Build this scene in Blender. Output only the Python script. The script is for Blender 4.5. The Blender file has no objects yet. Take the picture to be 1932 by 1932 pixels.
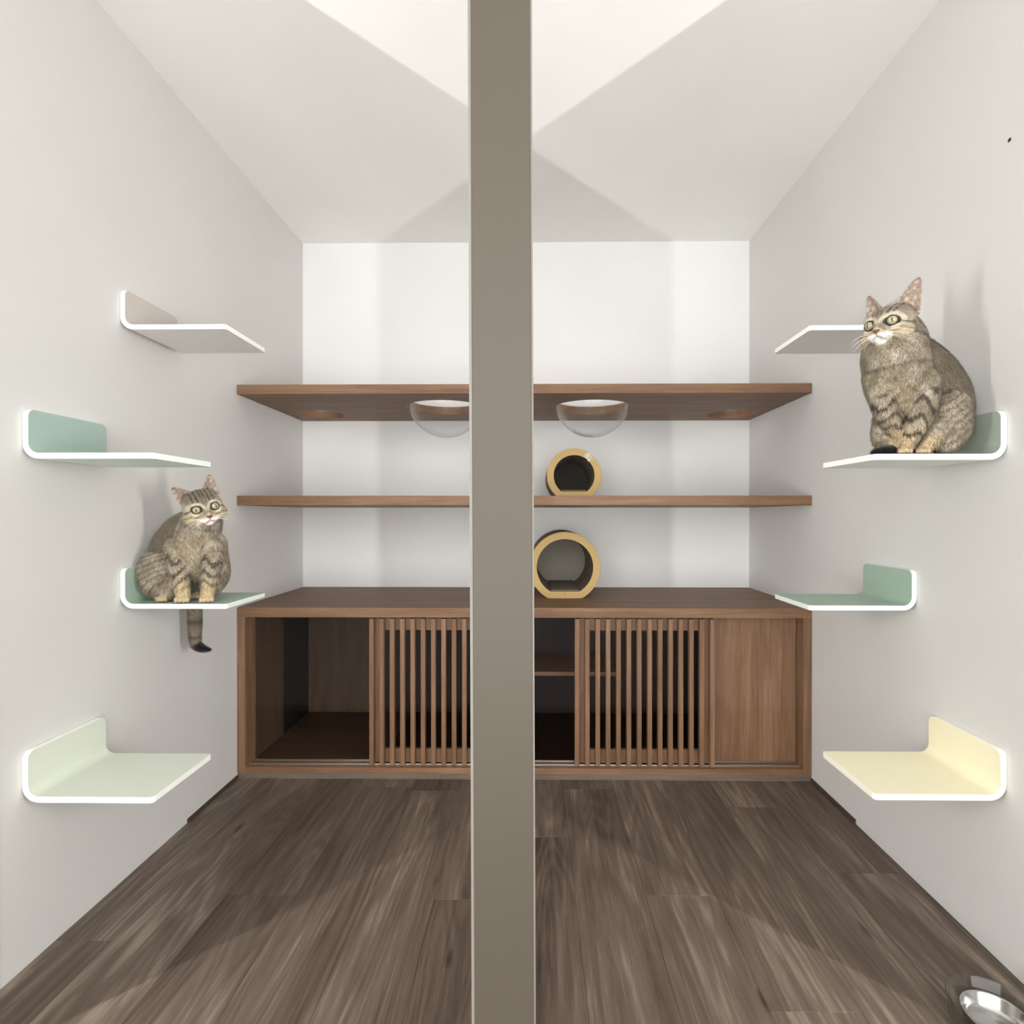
import bpy, bmesh, math, random
import numpy as np
from mathutils import Vector, Matrix
random.seed(7)
rng = np.random.default_rng(7)
SC = bpy.context.scene
COL = SC.collection

# ------------------------------------------------------------------ camera
CX, CZ, FPX, YAW, PIT, SX, SY = 0.03903, 1.01416, 1040.05, 0.01103, -0.00165, 28.109, 7.439
cam_d = bpy.data.cameras.new('camera')
cam_d.sensor_width = 36.0
cam_d.lens = 36.0 * FPX / 1932.0
cam_d.shift_x = -SX / 1932.0
cam_d.shift_y = SY / 1932.0
cam_d.clip_start = 0.02
cam = bpy.data.objects.new('camera', cam_d)
COL.objects.link(cam)
cam.location = (CX, 0, CZ)
cam.rotation_euler = (math.pi / 2 + PIT, 0, YAW)
SC.camera = cam

# ------------------------------------------------------------------ world, exposure
wd = bpy.data.worlds.new('world'); SC.world = wd; wd.use_nodes = True
wd.node_tree.nodes['Background'].inputs[0].default_value = (1.0, 1.0, 0.99, 1)
wd.node_tree.nodes['Background'].inputs[1].default_value = 3.9
SC.cycles.transparent_max_bounces = 32
SC.view_settings.view_transform = 'Standard'
SC.view_settings.look = 'None'
SC.view_settings.gamma = 1.0
SC.view_settings.use_curve_mapping = False
SC.view_settings.exposure = 0.18
LED_POWER = 26.0        # each upright LED lamp beside the opening

# ------------------------------------------------------------------ room numbers (metres)
W = 1.1; YB = 2.7177; YF = 2.1065; H = 2.358; YG = 0.80; YJ = 0.89
CT = 0.6587             # cabinet top

# ------------------------------------------------------------------ helpers
def wpos(o):
    v = Vector((0, 0, 0))
    while o is not None:
        v += o.location; o = o.parent
    return v

def thing(name, label, cat, loc=(0, 0, 0), group=None, parent=None):
    o = bpy.data.objects.new(name, None); COL.objects.link(o)
    o.location = loc; o.empty_display_size = 0.05
    if parent: o.parent = parent
    if label: o['label'] = label
    if cat: o['category'] = cat
    if group: o['group'] = group
    return o

def tag(o, label=None, cat=None, group=None, kind=None):
    if label: o['label'] = label
    if cat: o['category'] = cat
    if group: o['group'] = group
    if kind: o['kind'] = kind
    return o

def obj(name, bm, mats, parent=None, smooth=False, loc=None, bevel=0.0, seg=2):
    """mesh given in world coordinates -> object (origin at loc, or at its parent's place)"""
    me = bpy.data.meshes.new(name)
    if isinstance(bm, bmesh.types.BMesh):
        bmesh.ops.recalc_face_normals(bm, faces=bm.faces[:])
        bm.to_mesh(me); bm.free()
    else:
        me = bm
    base = wpos(parent) if parent else Vector((0, 0, 0))
    l = Vector(loc) if loc is not None else base.copy()
    me.transform(Matrix.Translation(-l))
    o = bpy.data.objects.new(name, me); COL.objects.link(o)
    o.parent = parent; o.location = l - base
    for m in (mats if isinstance(mats, (list, tuple)) else [mats]): me.materials.append(m)
    if smooth:
        me.polygons.foreach_set('use_smooth', [True] * len(me.polygons))
    if bevel:
        md = o.modifiers.new('bevel', 'BEVEL'); md.width = bevel; md.segments = seg
        md.limit_method = 'ANGLE'; md.angle_limit = math.radians(40)
    return o

def bx(x0, x1, y0, y1, z0, z1, bm=None, mi=0):
    bm = bm or bmesh.new()
    v = [bm.verts.new((x, y, z)) for z in (z0, z1) for y in (y0, y1) for x in (x0, x1)]
    for f in ((0, 2, 3, 1), (4, 5, 7, 6), (0, 1, 5, 4), (2, 6, 7, 3), (0, 4, 6, 2), (1, 3, 7, 5)):
        fc = bm.faces.new([v[i] for i in f]); fc.material_index = mi
    return bm

def tube(pts, radii, n=8, bm=None, cap=True):
    bm = bm or bmesh.new()
    rings = []
    P = [Vector(p) for p in pts]
    for i, p in enumerate(P):
        t = (P[min(i + 1, len(P) - 1)] - P[max(i - 1, 0)]).normalized()
        a = t.cross(Vector((0, 0, 1)) if abs(t.z) < .9 else Vector((1, 0, 0))).normalized(); b = t.cross(a)
        rings.append([bm.verts.new(p + (a * math.cos(2 * math.pi * k / n) + b * math.sin(2 * math.pi * k / n)) * radii[i]) for k in range(n)])
    for r0, r1 in zip(rings, rings[1:]):
        for k in range(n): bm.faces.new((r0[k], r0[(k + 1) % n], r1[(k + 1) % n], r1[k]))
    if cap: bm.faces.new(rings[0][::-1]); bm.faces.new(rings[-1])
    return bm

def lathe(profile, n=64, center=(0, 0, 0), bm=None, closed=False):
    """profile: list of (r, z); revolved about the upright axis through center"""
    bm = bm or bmesh.new(); c = Vector(center); rings = []
    for r, z in profile:
        if r < 1e-6: rings.append([bm.verts.new(c + Vector((0, 0, z)))])
        else: rings.append([bm.verts.new(c + Vector((r * math.cos(2 * math.pi * k / n), r * math.sin(2 * math.pi * k / n), z))) for k in range(n)])
    prs = list(zip(rings, rings[1:])) + ([(rings[-1], rings[0])] if closed else [])
    for a, b in prs:
        for k in range(n):
            q = [a[k % len(a)], a[(k + 1) % len(a)], b[(k + 1) % len(b)], b[k % len(b)]]
            u = []
            for v in q:
                if v not in u: u.append(v)
            if len(u) > 2: bm.faces.new(u)
    return bm

# ------------------------------------------------------------------ materials
def new_mat(name):
    m = bpy.data.materials.new(name); m.use_nodes = True
    nt = m.node_tree; return m, nt, nt.nodes['Principled BSDF']

def N(nt, typ, **kw):
    n = nt.nodes.new(typ)
    for k, v in kw.items():
        if k == 'inp':
            for a, b in v.items(): n.inputs[a].default_value = b
        else: setattr(n, k, v)
    return n

def srgb(r, g, b):
    f = lambda c: (c / 255 / 12.92) if c / 255 <= .04045 else ((c / 255 + .055) / 1.055) ** 2.4
    return (f(r), f(g), f(b), 1)

def ramp(nt, stops):
    r = nt.nodes.new('ShaderNodeValToRGB'); e = r.color_ramp.elements
    while len(e) < len(stops): e.new(0.5)
    for i, (p, c) in enumerate(stops): e[i].position = p; e[i].color = c
    return r

def paint(name, col, rough=.55, noise=.02, bump=.03, scale=220, spec=.35):
    m, nt, b = new_mat(name)
    tc = N(nt, 'ShaderNodeTexCoord')
    n1 = N(nt, 'ShaderNodeTexNoise', inp={'Scale': 2.2, 'Detail': 3.0})
    nt.links.new(tc.outputs['Object'], n1.inputs['Vector'])
    c0 = [max(0, x * (1 - noise)) for x in col[:3]] + [1]; c1 = [min(1, x * (1 + noise)) for x in col[:3]] + [1]
    r = ramp(nt, [(.3, c0), (.7, c1)]); nt.links.new(n1.outputs['Fac'], r.inputs['Fac'])
    nt.links.new(r.outputs['Color'], b.inputs['Base Color'])
    b.inputs['Roughness'].default_value = rough; b.inputs['Specular IOR Level'].default_value = spec
    if bump:
        n2 = N(nt, 'ShaderNodeTexNoise', inp={'Scale': scale, 'Detail': 2.0}); nt.links.new(tc.outputs['Object'], n2.inputs['Vector'])
        bp = N(nt, 'ShaderNodeBump', inp={'Strength': bump, 'Distance': .002}); nt.links.new(n2.outputs['Fac'], bp.inputs['Height'])
        nt.links.new(bp.outputs['Normal'], b.inputs['Normal'])
    return m

def wood(name, dark, mid, light, axis, rough=.5, tight=1.0, spec=.3):
    m, nt, b = new_mat(name)
    tc = N(nt, 'ShaderNodeTexCoord'); oi = N(nt, 'ShaderNodeObjectInfo')
    ml = N(nt, 'ShaderNodeMath', operation='MULTIPLY', inp={1: 31.0}); nt.links.new(oi.outputs['Random'], ml.inputs[0])
    ad = N(nt, 'ShaderNodeVectorMath', operation='ADD'); nt.links.new(tc.outputs['Object'], ad.inputs[0]); nt.links.new(ml.outputs[0], ad.inputs[1])
    def strat(across, along):
        s = [across * tight] * 3; s['xyz'.index(axis)] = along
        mp = N(nt, 'ShaderNodeMapping', inp={'Scale': s}); nt.links.new(ad.outputs[0], mp.inputs['Vector']); return mp
    a = N(nt, 'ShaderNodeTexNoise', inp={'Scale': 1.0, 'Detail': 5.0, 'Roughness': .6, 'Distortion': .6}); nt.links.new(strat(28, 1.6).outputs[0], a.inputs['Vector'])
    f = N(nt, 'ShaderNodeTexNoise', inp={'Scale': 1.0, 'Detail': 3.0, 'Roughness': .7}); nt.links.new(strat(330, 7).outputs[0], f.inputs['Vector'])
    mx = N(nt, 'ShaderNodeMath', operation='MULTIPLY_ADD', inp={1: .45, 2: .0}); nt.links.new(f.outputs['Fac'], mx.inputs[0])
    m2 = N(nt, 'ShaderNodeMath', operation='MULTIPLY_ADD', inp={1: .55}); nt.links.new(a.outputs['Fac'], m2.inputs[0]); nt.links.new(mx.outputs[0], m2.inputs[2])
    r = ramp(nt, [(.32, dark), (.5, mid), (.68, light)]); nt.links.new(m2.outputs[0], r.inputs['Fac'])
    nt.links.new(r.outputs['Color'], b.inputs['Base Color'])
    b.inputs['Roughness'].default_value = rough; b.inputs['Specular IOR Level'].default_value = spec
    bp = N(nt, 'ShaderNodeBump', inp={'Strength': .08, 'Distance': .001}); nt.links.new(f.outputs['Fac'], bp.inputs['Height']); nt.links.new(bp.outputs['Normal'], b.inputs['Normal'])
    return m

def plank_mat():
    m, nt, b = new_mat('vinyl_plank')
    tc = N(nt, 'ShaderNodeTexCoord'); oi = N(nt, 'ShaderNodeObjectInfo')
    ml = N(nt, 'ShaderNodeMath', operation='MULTIPLY', inp={1: 57.0}); nt.links.new(oi.outputs['Random'], ml.inputs[0])
    ad = N(nt, 'ShaderNodeVectorMath', operation='ADD'); nt.links.new(tc.outputs['Object'], ad.inputs[0]); nt.links.new(ml.outputs[0], ad.inputs[1])
    def mp(sx, sy):
        k = N(nt, 'ShaderNodeMapping', inp={'Scale': (sx, sy, 1)}); nt.links.new(ad.outputs[0], k.inputs['Vector']); return k
    big = N(nt, 'ShaderNodeTexNoise', inp={'Scale': 1, 'Detail': 4.0, 'Roughness': .55, 'Distortion': .9}); nt.links.new(mp(7, .9).outputs[0], big.inputs['Vector'])
    mid = N(nt, 'ShaderNodeTexNoise', inp={'Scale': 1, 'Detail': 6.0, 'Roughness': .6, 'Distortion': 2.2}); nt.links.new(mp(24, 1.5).outputs[0], mid.inputs['Vector'])
    fine = N(nt, 'ShaderNodeTexNoise', inp={'Scale': 1, 'Detail': 3.0, 'Roughness': .7}); nt.links.new(mp(260, 9).outputs[0], fine.inputs['Vector'])
    # cathedral growth rings that wander along the plank
    wn = N(nt, 'ShaderNodeTexNoise', inp={'Scale': 1, 'Detail': 2.0, 'Roughness': .4, 'Distortion': .3}); nt.links.new(mp(7.5, .8).outputs[0], wn.inputs['Vector'])
    wm_ = N(nt, 'ShaderNodeMath', operation='MULTIPLY', inp={1: 95.0}); nt.links.new(wn.outputs['Fac'], wm_.inputs[0])
    wv = N(nt, 'ShaderNodeMath', operation='SINE'); nt.links.new(wm_.outputs[0], wv.inputs[0])
    # knots: sparse stretched voronoi spots
    vo = N(nt, 'ShaderNodeTexVoronoi', inp={'Scale': 1.0, 'Randomness': 1.0}); nt.links.new(mp(8.5, 2.6).outputs[0], vo.inputs['Vector'])
    kn = N(nt, 'ShaderNodeMapRange', inp={'From Min': .02, 'From Max': .10, 'To Min': -.22, 'To Max': 0.0}); nt.links.new(vo.outputs['Distance'], kn.inputs['Value'])
    def madd(src, k, prev=None):
        q = N(nt, 'ShaderNodeMath', operation='MULTIPLY_ADD', inp={1: k, 2: 0.0}); nt.links.new(src, q.inputs[0])
        if prev: nt.links.new(prev, q.inputs[2])
        return q.outputs[0]
    s = madd(big.outputs['Fac'], .50); s = madd(mid.outputs['Fac'], .42, s); s = madd(fine.outputs['Fac'], .22, s); s = madd(wv.outputs[0], .035, s)
    s = madd(kn.outputs['Result'], 1.0, s); s = madd(oi.outputs['Random'], .10, s)
    r = ramp(nt, [(.355, srgb(46, 37, 31)), (.525, srgb(82, 70, 61)), (.67, srgb(102, 89, 79)), (.86, srgb(148, 135, 122))])
    nt.links.new(s, r.inputs['Fac']); nt.links.new(r.outputs['Color'], b.inputs['Base Color'])
    b.inputs['Roughness'].default_value = .52; b.inputs['Specular IOR Level'].default_value = .3
    bp = N(nt, 'ShaderNodeBump', inp={'Strength': .15, 'Distance': .001}); nt.links.new(mid.outputs['Fac'], bp.inputs['Height']); nt.links.new(bp.outputs['Normal'], b.inputs['Normal'])
    return m

def clear(name, ior, tint=(1, 1, 1, 1), rough=0.0):
    m = bpy.data.materials.new(name); m.use_nodes = True; nt = m.node_tree; nt.nodes.clear()
    out = N(nt, 'ShaderNodeOutputMaterial'); mx = N(nt, 'ShaderNodeMixShader'); fr = N(nt, 'ShaderNodeFresnel', inp={'IOR': ior})
    tr = N(nt, 'ShaderNodeBsdfTransparent', inp={'Color': tint}); gl = N(nt, 'ShaderNodeBsdfGlossy', inp={'Roughness': rough})
    # thin sheet: a ray leaves the far face as it entered the near one, so both faces use the same ratio
    ge = N(nt, 'ShaderNodeNewGeometry'); io = N(nt, 'ShaderNodeMapRange', inp={'To Min': ior, 'To Max': 1.0 / ior})
    nt.links.new(ge.outputs['Backfacing'], io.inputs['Value']); nt.links.new(io.outputs['Result'], fr.inputs['IOR'])
    nt.links.new(fr.outputs[0], mx.inputs[0]); nt.links.new(tr.outputs[0], mx.inputs[1]); nt.links.new(gl.outputs[0], mx.inputs[2]); nt.links.new(mx.outputs[0], out.inputs[0])
    return m

def plain(name, col, rough=.5, metal=0.0, spec=.5, coat=0.0):
    m, nt, b = new_mat(name)
    tc = N(nt, 'ShaderNodeTexCoord'); n = N(nt, 'ShaderNodeTexNoise', inp={'Scale': 60.0, 'Detail': 2.0}); nt.links.new(tc.outputs['Object'], n.inputs['Vector'])
    r = ramp(nt, [(.3, [x * .96 for x in col[:3]] + [1]), (.7, [min(1, x * 1.04) for x in col[:3]] + [1])]); nt.links.new(n.outputs['Fac'], r.inputs['Fac'])
    nt.links.new(r.outputs['Color'], b.inputs['Base Color'])
    b.inputs['Roughness'].default_value = rough; b.inputs['Metallic'].default_value = metal; b.inputs['Specular IOR Level'].default_value = spec
    b.inputs['Coat Weight'].default_value = coat
    return m

def emit(name, col, k):
    m = bpy.data.materials.new(name); m.use_nodes = True; nt = m.node_tree; nt.nodes.clear()
    out = N(nt, 'ShaderNodeOutputMaterial'); e = N(nt, 'ShaderNodeEmission', inp={'Color': col, 'Strength': k}); nt.links.new(e.outputs[0], out.inputs[0])
    return m

def attr_mat(name, rough=.85):
    m, nt, b = new_mat(name)
    a = N(nt, 'ShaderNodeAttribute', attribute_name='Col'); tc = N(nt, 'ShaderNodeTexCoord')
    n = N(nt, 'ShaderNodeTexNoise', inp={'Scale': 420.0, 'Detail': 3.0}); nt.links.new(tc.outputs['Object'], n.inputs['Vector'])
    mr = N(nt, 'ShaderNodeMapRange', inp={'From Min': .3, 'From Max': .7, 'To Min': .72, 'To Max': 1.25}); nt.links.new(n.outputs['Fac'], mr.inputs['Value'])
    mx = N(nt, 'ShaderNodeVectorMath', operation='SCALE'); nt.links.new(a.outputs['Color'], mx.inputs[0]); nt.links.new(mr.outputs['Result'], mx.inputs['Scale'])
    nt.links.new(mx.outputs[0], b.inputs['Base Color']); b.inputs['Roughness'].default_value = rough; b.inputs['Specular IOR Level'].default_value = .15
    b.inputs['Sheen Weight'].default_value = .35; b.inputs['Sheen Roughness'].default_value = .45; b.inputs['Sheen Tint'].default_value = (.95, .88, .76, 1)
    return m

M = {}
M['wall'] = paint('wall_paint_shaded', (.67, .663, .642, 1))  # same white paint greyed, to imitate dimmer light on the side walls
M['backwall'] = paint('wall_paint_lit', (.865, .863, .85, 1))  # same paint lightened, to imitate stronger light on the back wall
M['corr'] = paint('added_wall_paint', srgb(120, 112, 102))  # for the added corridor walls, dark to absorb light from the sides
M['ceil'] = paint('ceiling_paint', (.94, .938, .915, 1), bump=.01)
WD, WM, WL = srgb(93, 67, 47), srgb(122, 91, 67), srgb(144, 112, 86)
M['wood_x'] = wood('walnut_laminate_x', WD, WM, WL, 'x')
M['wood_z'] = wood('walnut_laminate_z', WD, WM, WL, 'z')
M['wood_y'] = wood('walnut_laminate_y', WD, WM, WL, 'y')
M['shade_z'] = wood('shade_toned_walnut_z', srgb(58, 42, 30), srgb(75, 57, 43), srgb(88, 69, 53), 'z')  # darkened copy of the walnut, stands in for shade inside the cabinet
M['shade_x'] = wood('shade_toned_walnut_x', srgb(50, 35, 24), srgb(66, 48, 34), srgb(80, 60, 44), 'x')  # deeper copy for the shaded cabinet floor
M['plank'] = plank_mat()
M['joint'] = plain('floor_joint', srgb(42, 34, 28), .8)
M['base'] = plain('skirting_brown', srgb(70, 58, 49), .6)
M['plinth'] = wood('plinth_laminate', srgb(88, 76, 66), srgb(108, 95, 84), srgb(124, 112, 100), 'x')
M['post'] = paint('taupe_metal', srgb(79, 72, 62), rough=.45, bump=.02, scale=500, spec=.4)
M['bead'] = plain('pale_bead', srgb(150, 147, 139), .5)
M['glass'] = clear('pane_glass', 1.06)
M['acrylic'] = clear('clear_acrylic', 1.27, (.99, .99, .99, 1))
M['dish'] = clear('clear_dish', 1.55, (.93, .93, .92, 1), .05)
M['alu'] = plain('brushed_aluminium', srgb(205, 200, 192), .3, 1.0)
M['smoke'] = plain('smoked_acrylic', srgb(26, 24, 20), .25)
M['kraft'] = paint('kraft_board', srgb(198, 169, 114), .8, .06, .1, 160)
M['carpet'] = paint('sisal_grey', srgb(112, 98, 82), .95, .12, .5, 420)
M['shell'] = paint('shell_grey_brown', srgb(130, 112, 92), .9, .1, .4, 300)
M['deep_shade'] = wood('deep_shade_lining', srgb(22, 11, 8), srgb(34, 18, 13), srgb(46, 26, 19), 'z')  # near-black wood tone that imitates the shade behind the doors
M['shadedark'] = paint('dark_shade_board', srgb(62, 57, 50), .9, .1, .08, 500)  # tone of the shade inside the small tunnel
M['shadegrey'] = paint('grey_shade_board', srgb(150, 142, 130), .9, .1, .08, 500)  # tone of the shaded wall seen through the large tunnel
M['torn'] = paint('torn_paper', srgb(226, 214, 198), .95, .08, .4, 300)
M['steel'] = plain('polished_steel', srgb(205, 205, 205), .18, 1.0)
M['whisker'] = plain('whisker', srgb(245, 240, 232), .4)
M['nose'] = plain('nose_leather', srgb(112, 66, 54), .45)
M['lip'] = plain('lip_dark', srgb(92, 70, 61), .8)
M['rim'] = plain('eye_rim', srgb(34, 27, 22), .5)
M['iris'] = plain('iris_yellow_green', srgb(168, 163, 126), .25, coat=1.0)
M['pupil'] = plain('pupil', srgb(12, 11, 10), .15, coat=1.0)
M['coat'] = attr_mat('tabby_coat')
M['fur'] = attr_mat('tabby_fur', .9)
M['housing'] = plain('lamp_housing', srgb(190, 188, 184), .5, .6)

# ------------------------------------------------------------------ setting
def struct(name, bm, m, **k):
    o = obj(name, bm, m, **k); o['kind'] = 'structure'; return o

floor = struct('floor', bx(-W - .9, W + .9, -1.3, YB + .08, -.10, -.006), M['joint'])
struct('ceiling', bx(-W - .9, W + .9, -1.3, YB + .08, H, H + .08), M['ceil'])
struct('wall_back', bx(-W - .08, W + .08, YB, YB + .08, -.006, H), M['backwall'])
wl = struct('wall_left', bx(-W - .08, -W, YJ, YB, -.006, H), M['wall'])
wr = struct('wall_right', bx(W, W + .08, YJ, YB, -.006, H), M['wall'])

for s_, n_ in ((-1, 'left'), (1, 'right')):   # unseen corridor walls, added to confine the light to the front
    xa, xb = sorted((s_ * 1.82, s_ * 1.90)); struct('wall_added_side_' + n_, bx(xa, xb, -1.3, YJ, -.006, H), M['corr'])
    xa, xb = sorted((s_ * W, s_ * 1.90)); struct('wall_added_front_' + n_, bx(xa + (.0 if s_ < 0 else .0801), xb - (.0801 if s_ < 0 else 0), YJ, YJ + .08, -.006, H), M['corr'])  # returns added to close the light leak beside the opening
# floor planks, each laid on the floor slab
seam = [.1514 + .1864 * k for k in range(-7, 7)]
joints = {-7: 1.30, -6: 1.719, -5: 1.462, -4: 2.05, -3: 2.0213, -2: 1.4499, -1: 1.7337, 0: 2.04, 1: 1.4711, 2: 1.13, 3: 1.92, 4: 1.57, 5: 1.25}
YP = YF + .03
for k in range(-7, 6):
    x0 = max(-W, .1514 + .1864 * k) + .00025; x1 = min(W, .1514 + .1864 * (k + 1)) - .00025
    j = joints[k]; ys = [YJ - .05]; 
    c = j - 1.22
    while c < YJ: c += 1.22
    while c < YP: ys.append(c); c += 1.22
    ys.append(YP)
    for a, b in zip(ys, ys[1:]):
        o = obj('plank', bx(x0, x1, a + .0002, b - .0002, -.006, 0), M['plank'], floor, loc=((x0 + x1) / 2, (a + b) / 2, 0), bevel=.0004, seg=1)
# corridor floor boards before the glass (same boards, wholly out of the photograph)
cf = obj('corridor_floor', bx(-W - .9, W + .9, -1.3, YJ - .051, -.006, 0), M['plank'], floor)

for s, n in ((-1, 'left'), (1, 'right')):
    y0 = 1.80 if s < 0 else 1.82
    xa, xb = sorted((s * W, s * (W - .006)))
    struct('baseboard_' + n, bx(xa, xb, y0, YF, 0, .014), M['base'], bevel=.001)

# taupe post that parts the two panes, leaning by a hair
pl = .0039
def leaning(bm):
    for v in bm.verts: v.co.x -= pl * (v.co.z - CZ)
    return bm
po = struct('trim_1', leaning(bx(-.0425, .0378, .74, .81, 0, H)), M['post'], bevel=.0015)
tag(po, 'tall taupe metal post standing between the two glass panes', 'post')
for x0, x1, nm in ((-.0478, -.0425, 'glazing_bead'), (.0378, .0402, 'glazing_bead')):
    b_ = obj(nm, leaning(bx(x0, x1, .755, .80, 0, H)), M['bead'], po)
for i, (x0, x1) in enumerate(((-W - .02, -.0425), (.0378, W + .02))):
    o = struct('window_%d' % (i + 1), bx(x0, x1, YG + .002, YG + .010, 0, H), M['glass'])
    tag(o, ['clear glass pane before the open cabinet bay', 'clear glass pane before the plain wooden cabinet door'][i], 'glass pane')
# tiny dark fleck on the right wall
obj('paint_fleck', bx(W - .0012, W, 1.236, 1.244, 1.845, 1.853), M['pupil'], wr, bevel=.0006)

# ------------------------------------------------------------------ lamps
def led_upright(s):
    x, y = s * (W + .60), YJ - .60; z0, z1 = .25, 1.45
    t = thing('led_profile_lamp', 'upright LED profile lamp outside the end of the %s wall' % ('left' if s < 0 else 'right'), 'lamp', (x, y, 0))
    d = Vector((-s, 1, 0)).normalized(); n = Vector((-d.y, d.x, 0))
    def ori(bm):
        for v in bm.verts:
            p = v.co.copy(); v.co = Vector((x, y, 0)) + d * p.x + n * p.y + Vector((0, 0, p.z))
        return bm
    obj('housing', ori(bx(-.022, 0, -.012, .012, 0, z1 + .03)), M['housing'], t, bevel=.002)
    obj('foot', ori(bx(-.08, .05, -.06, .06, 0, .012)), M['housing'], t, bevel=.003)
    obj('diffuser', ori(bx(.0005, .002, -.005, .005, z0, z1)), emit('led_diffuser', (1, .99, .965, 1), 4.0), t)
    ld = bpy.data.lights.new('led_light', 'AREA'); ld.shape = 'RECTANGLE'; ld.size = .010; ld.size_y = z1 - z0; ld.energy = LED_POWER; ld.color = (1, .99, .965)
    lo = bpy.data.objects.new('led_light', ld); COL.objects.link(lo); lo.parent = t
    lo.location = d * .004 + Vector((0, 0, (z0 + z1) / 2))
    z = -d; yy = Vector((0, 0, 1)); xx = yy.cross(z)
    lo.rotation_euler = Matrix((xx, yy, z)).transposed().to_euler()
for s_ in (-1, 1): led_upright(s_)

# ------------------------------------------------------------------ cabinet
cab = thing('sliding_door_cabinet', 'low walnut cabinet with slatted sliding doors across the back wall', 'cabinet', (0, YF, 0))
obj('top_panel', bx(-W + .001, W - .001, YF, YB - .001, .621, CT), M['wood_x'], cab, bevel=.001)
sp = obj('side_panel', bx(-W + .001, -1.067, YF, YB - .022, .022, .621), M['wood_z'], cab, bevel=.001)
obj('side_panel', bx(1.067, W - .001, YF, YB - .022, .022, .621), M['wood_z'], cab, bevel=.001)
obj('flap', bx(-1.067, -1.063, 2.425, YB - .024, .047, .619), M['smoke'], sp)
obj('bottom_panel', bx(-1.067, 1.067, YF, YB - .022, .022, .045), M['wood_x'], cab, bevel=.001)
obj('back_panel', bx(-W + .001, W - .001, YB - .021, YB - .001, .022, .620), M['shade_z'], cab)  # panel tone lowered to imitate the dim cabinet interior
obj('plinth', bx(-W + .001, W - .001, YF + .004, YF + .022, 0, .0215), M['plinth'], cab)
for y in (YF + .026, YF + .058):
    obj('track', bx(-1.066, 1.066, y - .004, y + .004, .045, .0505), M['alu'], cab, bevel=.0008)
obj('inner_shelf', bx(-.20, .40, 2.385, YB - .026, .318, .336), M['wood_x'], cab, bevel=.001)

obj('floor_shade', bx(-1.062, -.561, YF + .075, YB - .026, .0453, .0475), M['shade_x'], cab)  # thin sheet added inside, its dark tone stands for shade
obj('side_shade', bx(-1.0668, -1.064, YF + .075, 2.424, .048, .619), M['shade_z'], cab)  # added likewise, side wall toned as if shaded
obj('back_shade', bx(-.72, 1.066, YB - .0255, YB - .0215, .047, .619), M['deep_shade'], cab)  # sheets from here on added to paint the deep shade behind the doors
obj('floor_shade', bx(-.56, 1.066, YF + .075, YB - .026, .0453, .0475), M['deep_shade'], cab)
obj('end_shade', bx(1.064, 1.0669, YF + .075, YB - .026, .048, .619), M['deep_shade'], cab)
def slatted_door(x0, lab):
    pitch, sw, n = .0398, .0166, 14
    x1 = x0 + pitch * (n - 1) + sw
    z0, z1 = .0515, .615; ya, yb = YF + .032, YF + .048
    bm = bx(x0 + .001, x0 + .049, ya, yb, z0 + .002, z1 - .002)
    bx(x1 - .049, x1 - .001, ya, yb, z0 + .002, z1 - .002, bm)
    bx(x0 + .049, x1 - .049, ya, yb, z0 + .002, .106, bm); bx(x0 + .049, x1 - .049, ya, yb, .567, z1 - .002, bm)
    d = obj('sliding_door', bm, M['wood_z'], cab, loc=((x0 + x1) / 2, ya, z0)); d['label'] = lab
    first = None
    for i in range(n):
        xs = x0 + pitch * i
        if first is None:
            first = obj('slat', bx(xs, xs + sw, YF + .008, ya - .0005, z0 - .003, z1), M['wood_z'], d, loc=(xs, YF + .008, z0), bevel=.001)
        else:
            c = first.copy(); COL.objects.link(c); c.parent = d; c.location = first.location + Vector((pitch * i, 0, 0))
slatted_door(-.592, 'slatted wooden sliding door')
slatted_door(.200, 'slatted wooden sliding door')
for x0, x1 in ((.69, 1.064),):
    o = obj('plain_door', bx(x0, x1, YF + .053, YF + .069, .052, .616), M['wood_z'], cab, bevel=.001); o['label'] = 'plain wooden sliding door panel'

# ------------------------------------------------------------------ wooden wall shelves
def cut_shelf(name, z0, z1, holes, label):
    bm = bx(-W + .001, W - .001, YF, YB - .001, z0, z1)
    o = obj(name, bm, M['wood_x'], loc=(0, YB, z0))
    if holes:
        cb = bmesh.new()
        for x, y, r in holes: lathe([(0, z0 - .05), (r, z0 - .05), (r, z1 + .05), (0, z1 + .05)], 72, (x, y, 0), cb)
        c = obj('cutter', cb, M['wood_x'])
        md = o.modifiers.new('b', 'BOOLEAN'); md.object = c; md.operation = 'DIFFERENCE'; md.solver = 'EXACT'
        bpy.context.view_layer.update()
        me = bpy.data.meshes.new_from_object(o.evaluated_get(bpy.context.evaluated_depsgraph_get()))
        o.modifiers.clear(); o.data = me; bpy.data.objects.remove(c)
    md = o.modifiers.new('bevel', 'BEVEL'); md.width = .001; md.segments = 1; md.limit_method = 'ANGLE'; md.angle_limit = math.radians(60)
    return tag(o, label, 'shelf')
BOWLS = ((-.339, 2.39), (.295, 2.39)); BR = .168
cut_shelf('wooden_shelf', 1.4787, 1.5154, [(x, y, BR - .002) for x, y in BOWLS] + [(-.942, 2.54, .105), (.953, 2.551, .105)], 'walnut wall shelf with two clear bowls and two round holes')
cut_shelf('wooden_shelf', 1.0513, 1.0882, [], 'plain walnut wall shelf below the shelf with the clear bowls')

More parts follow.
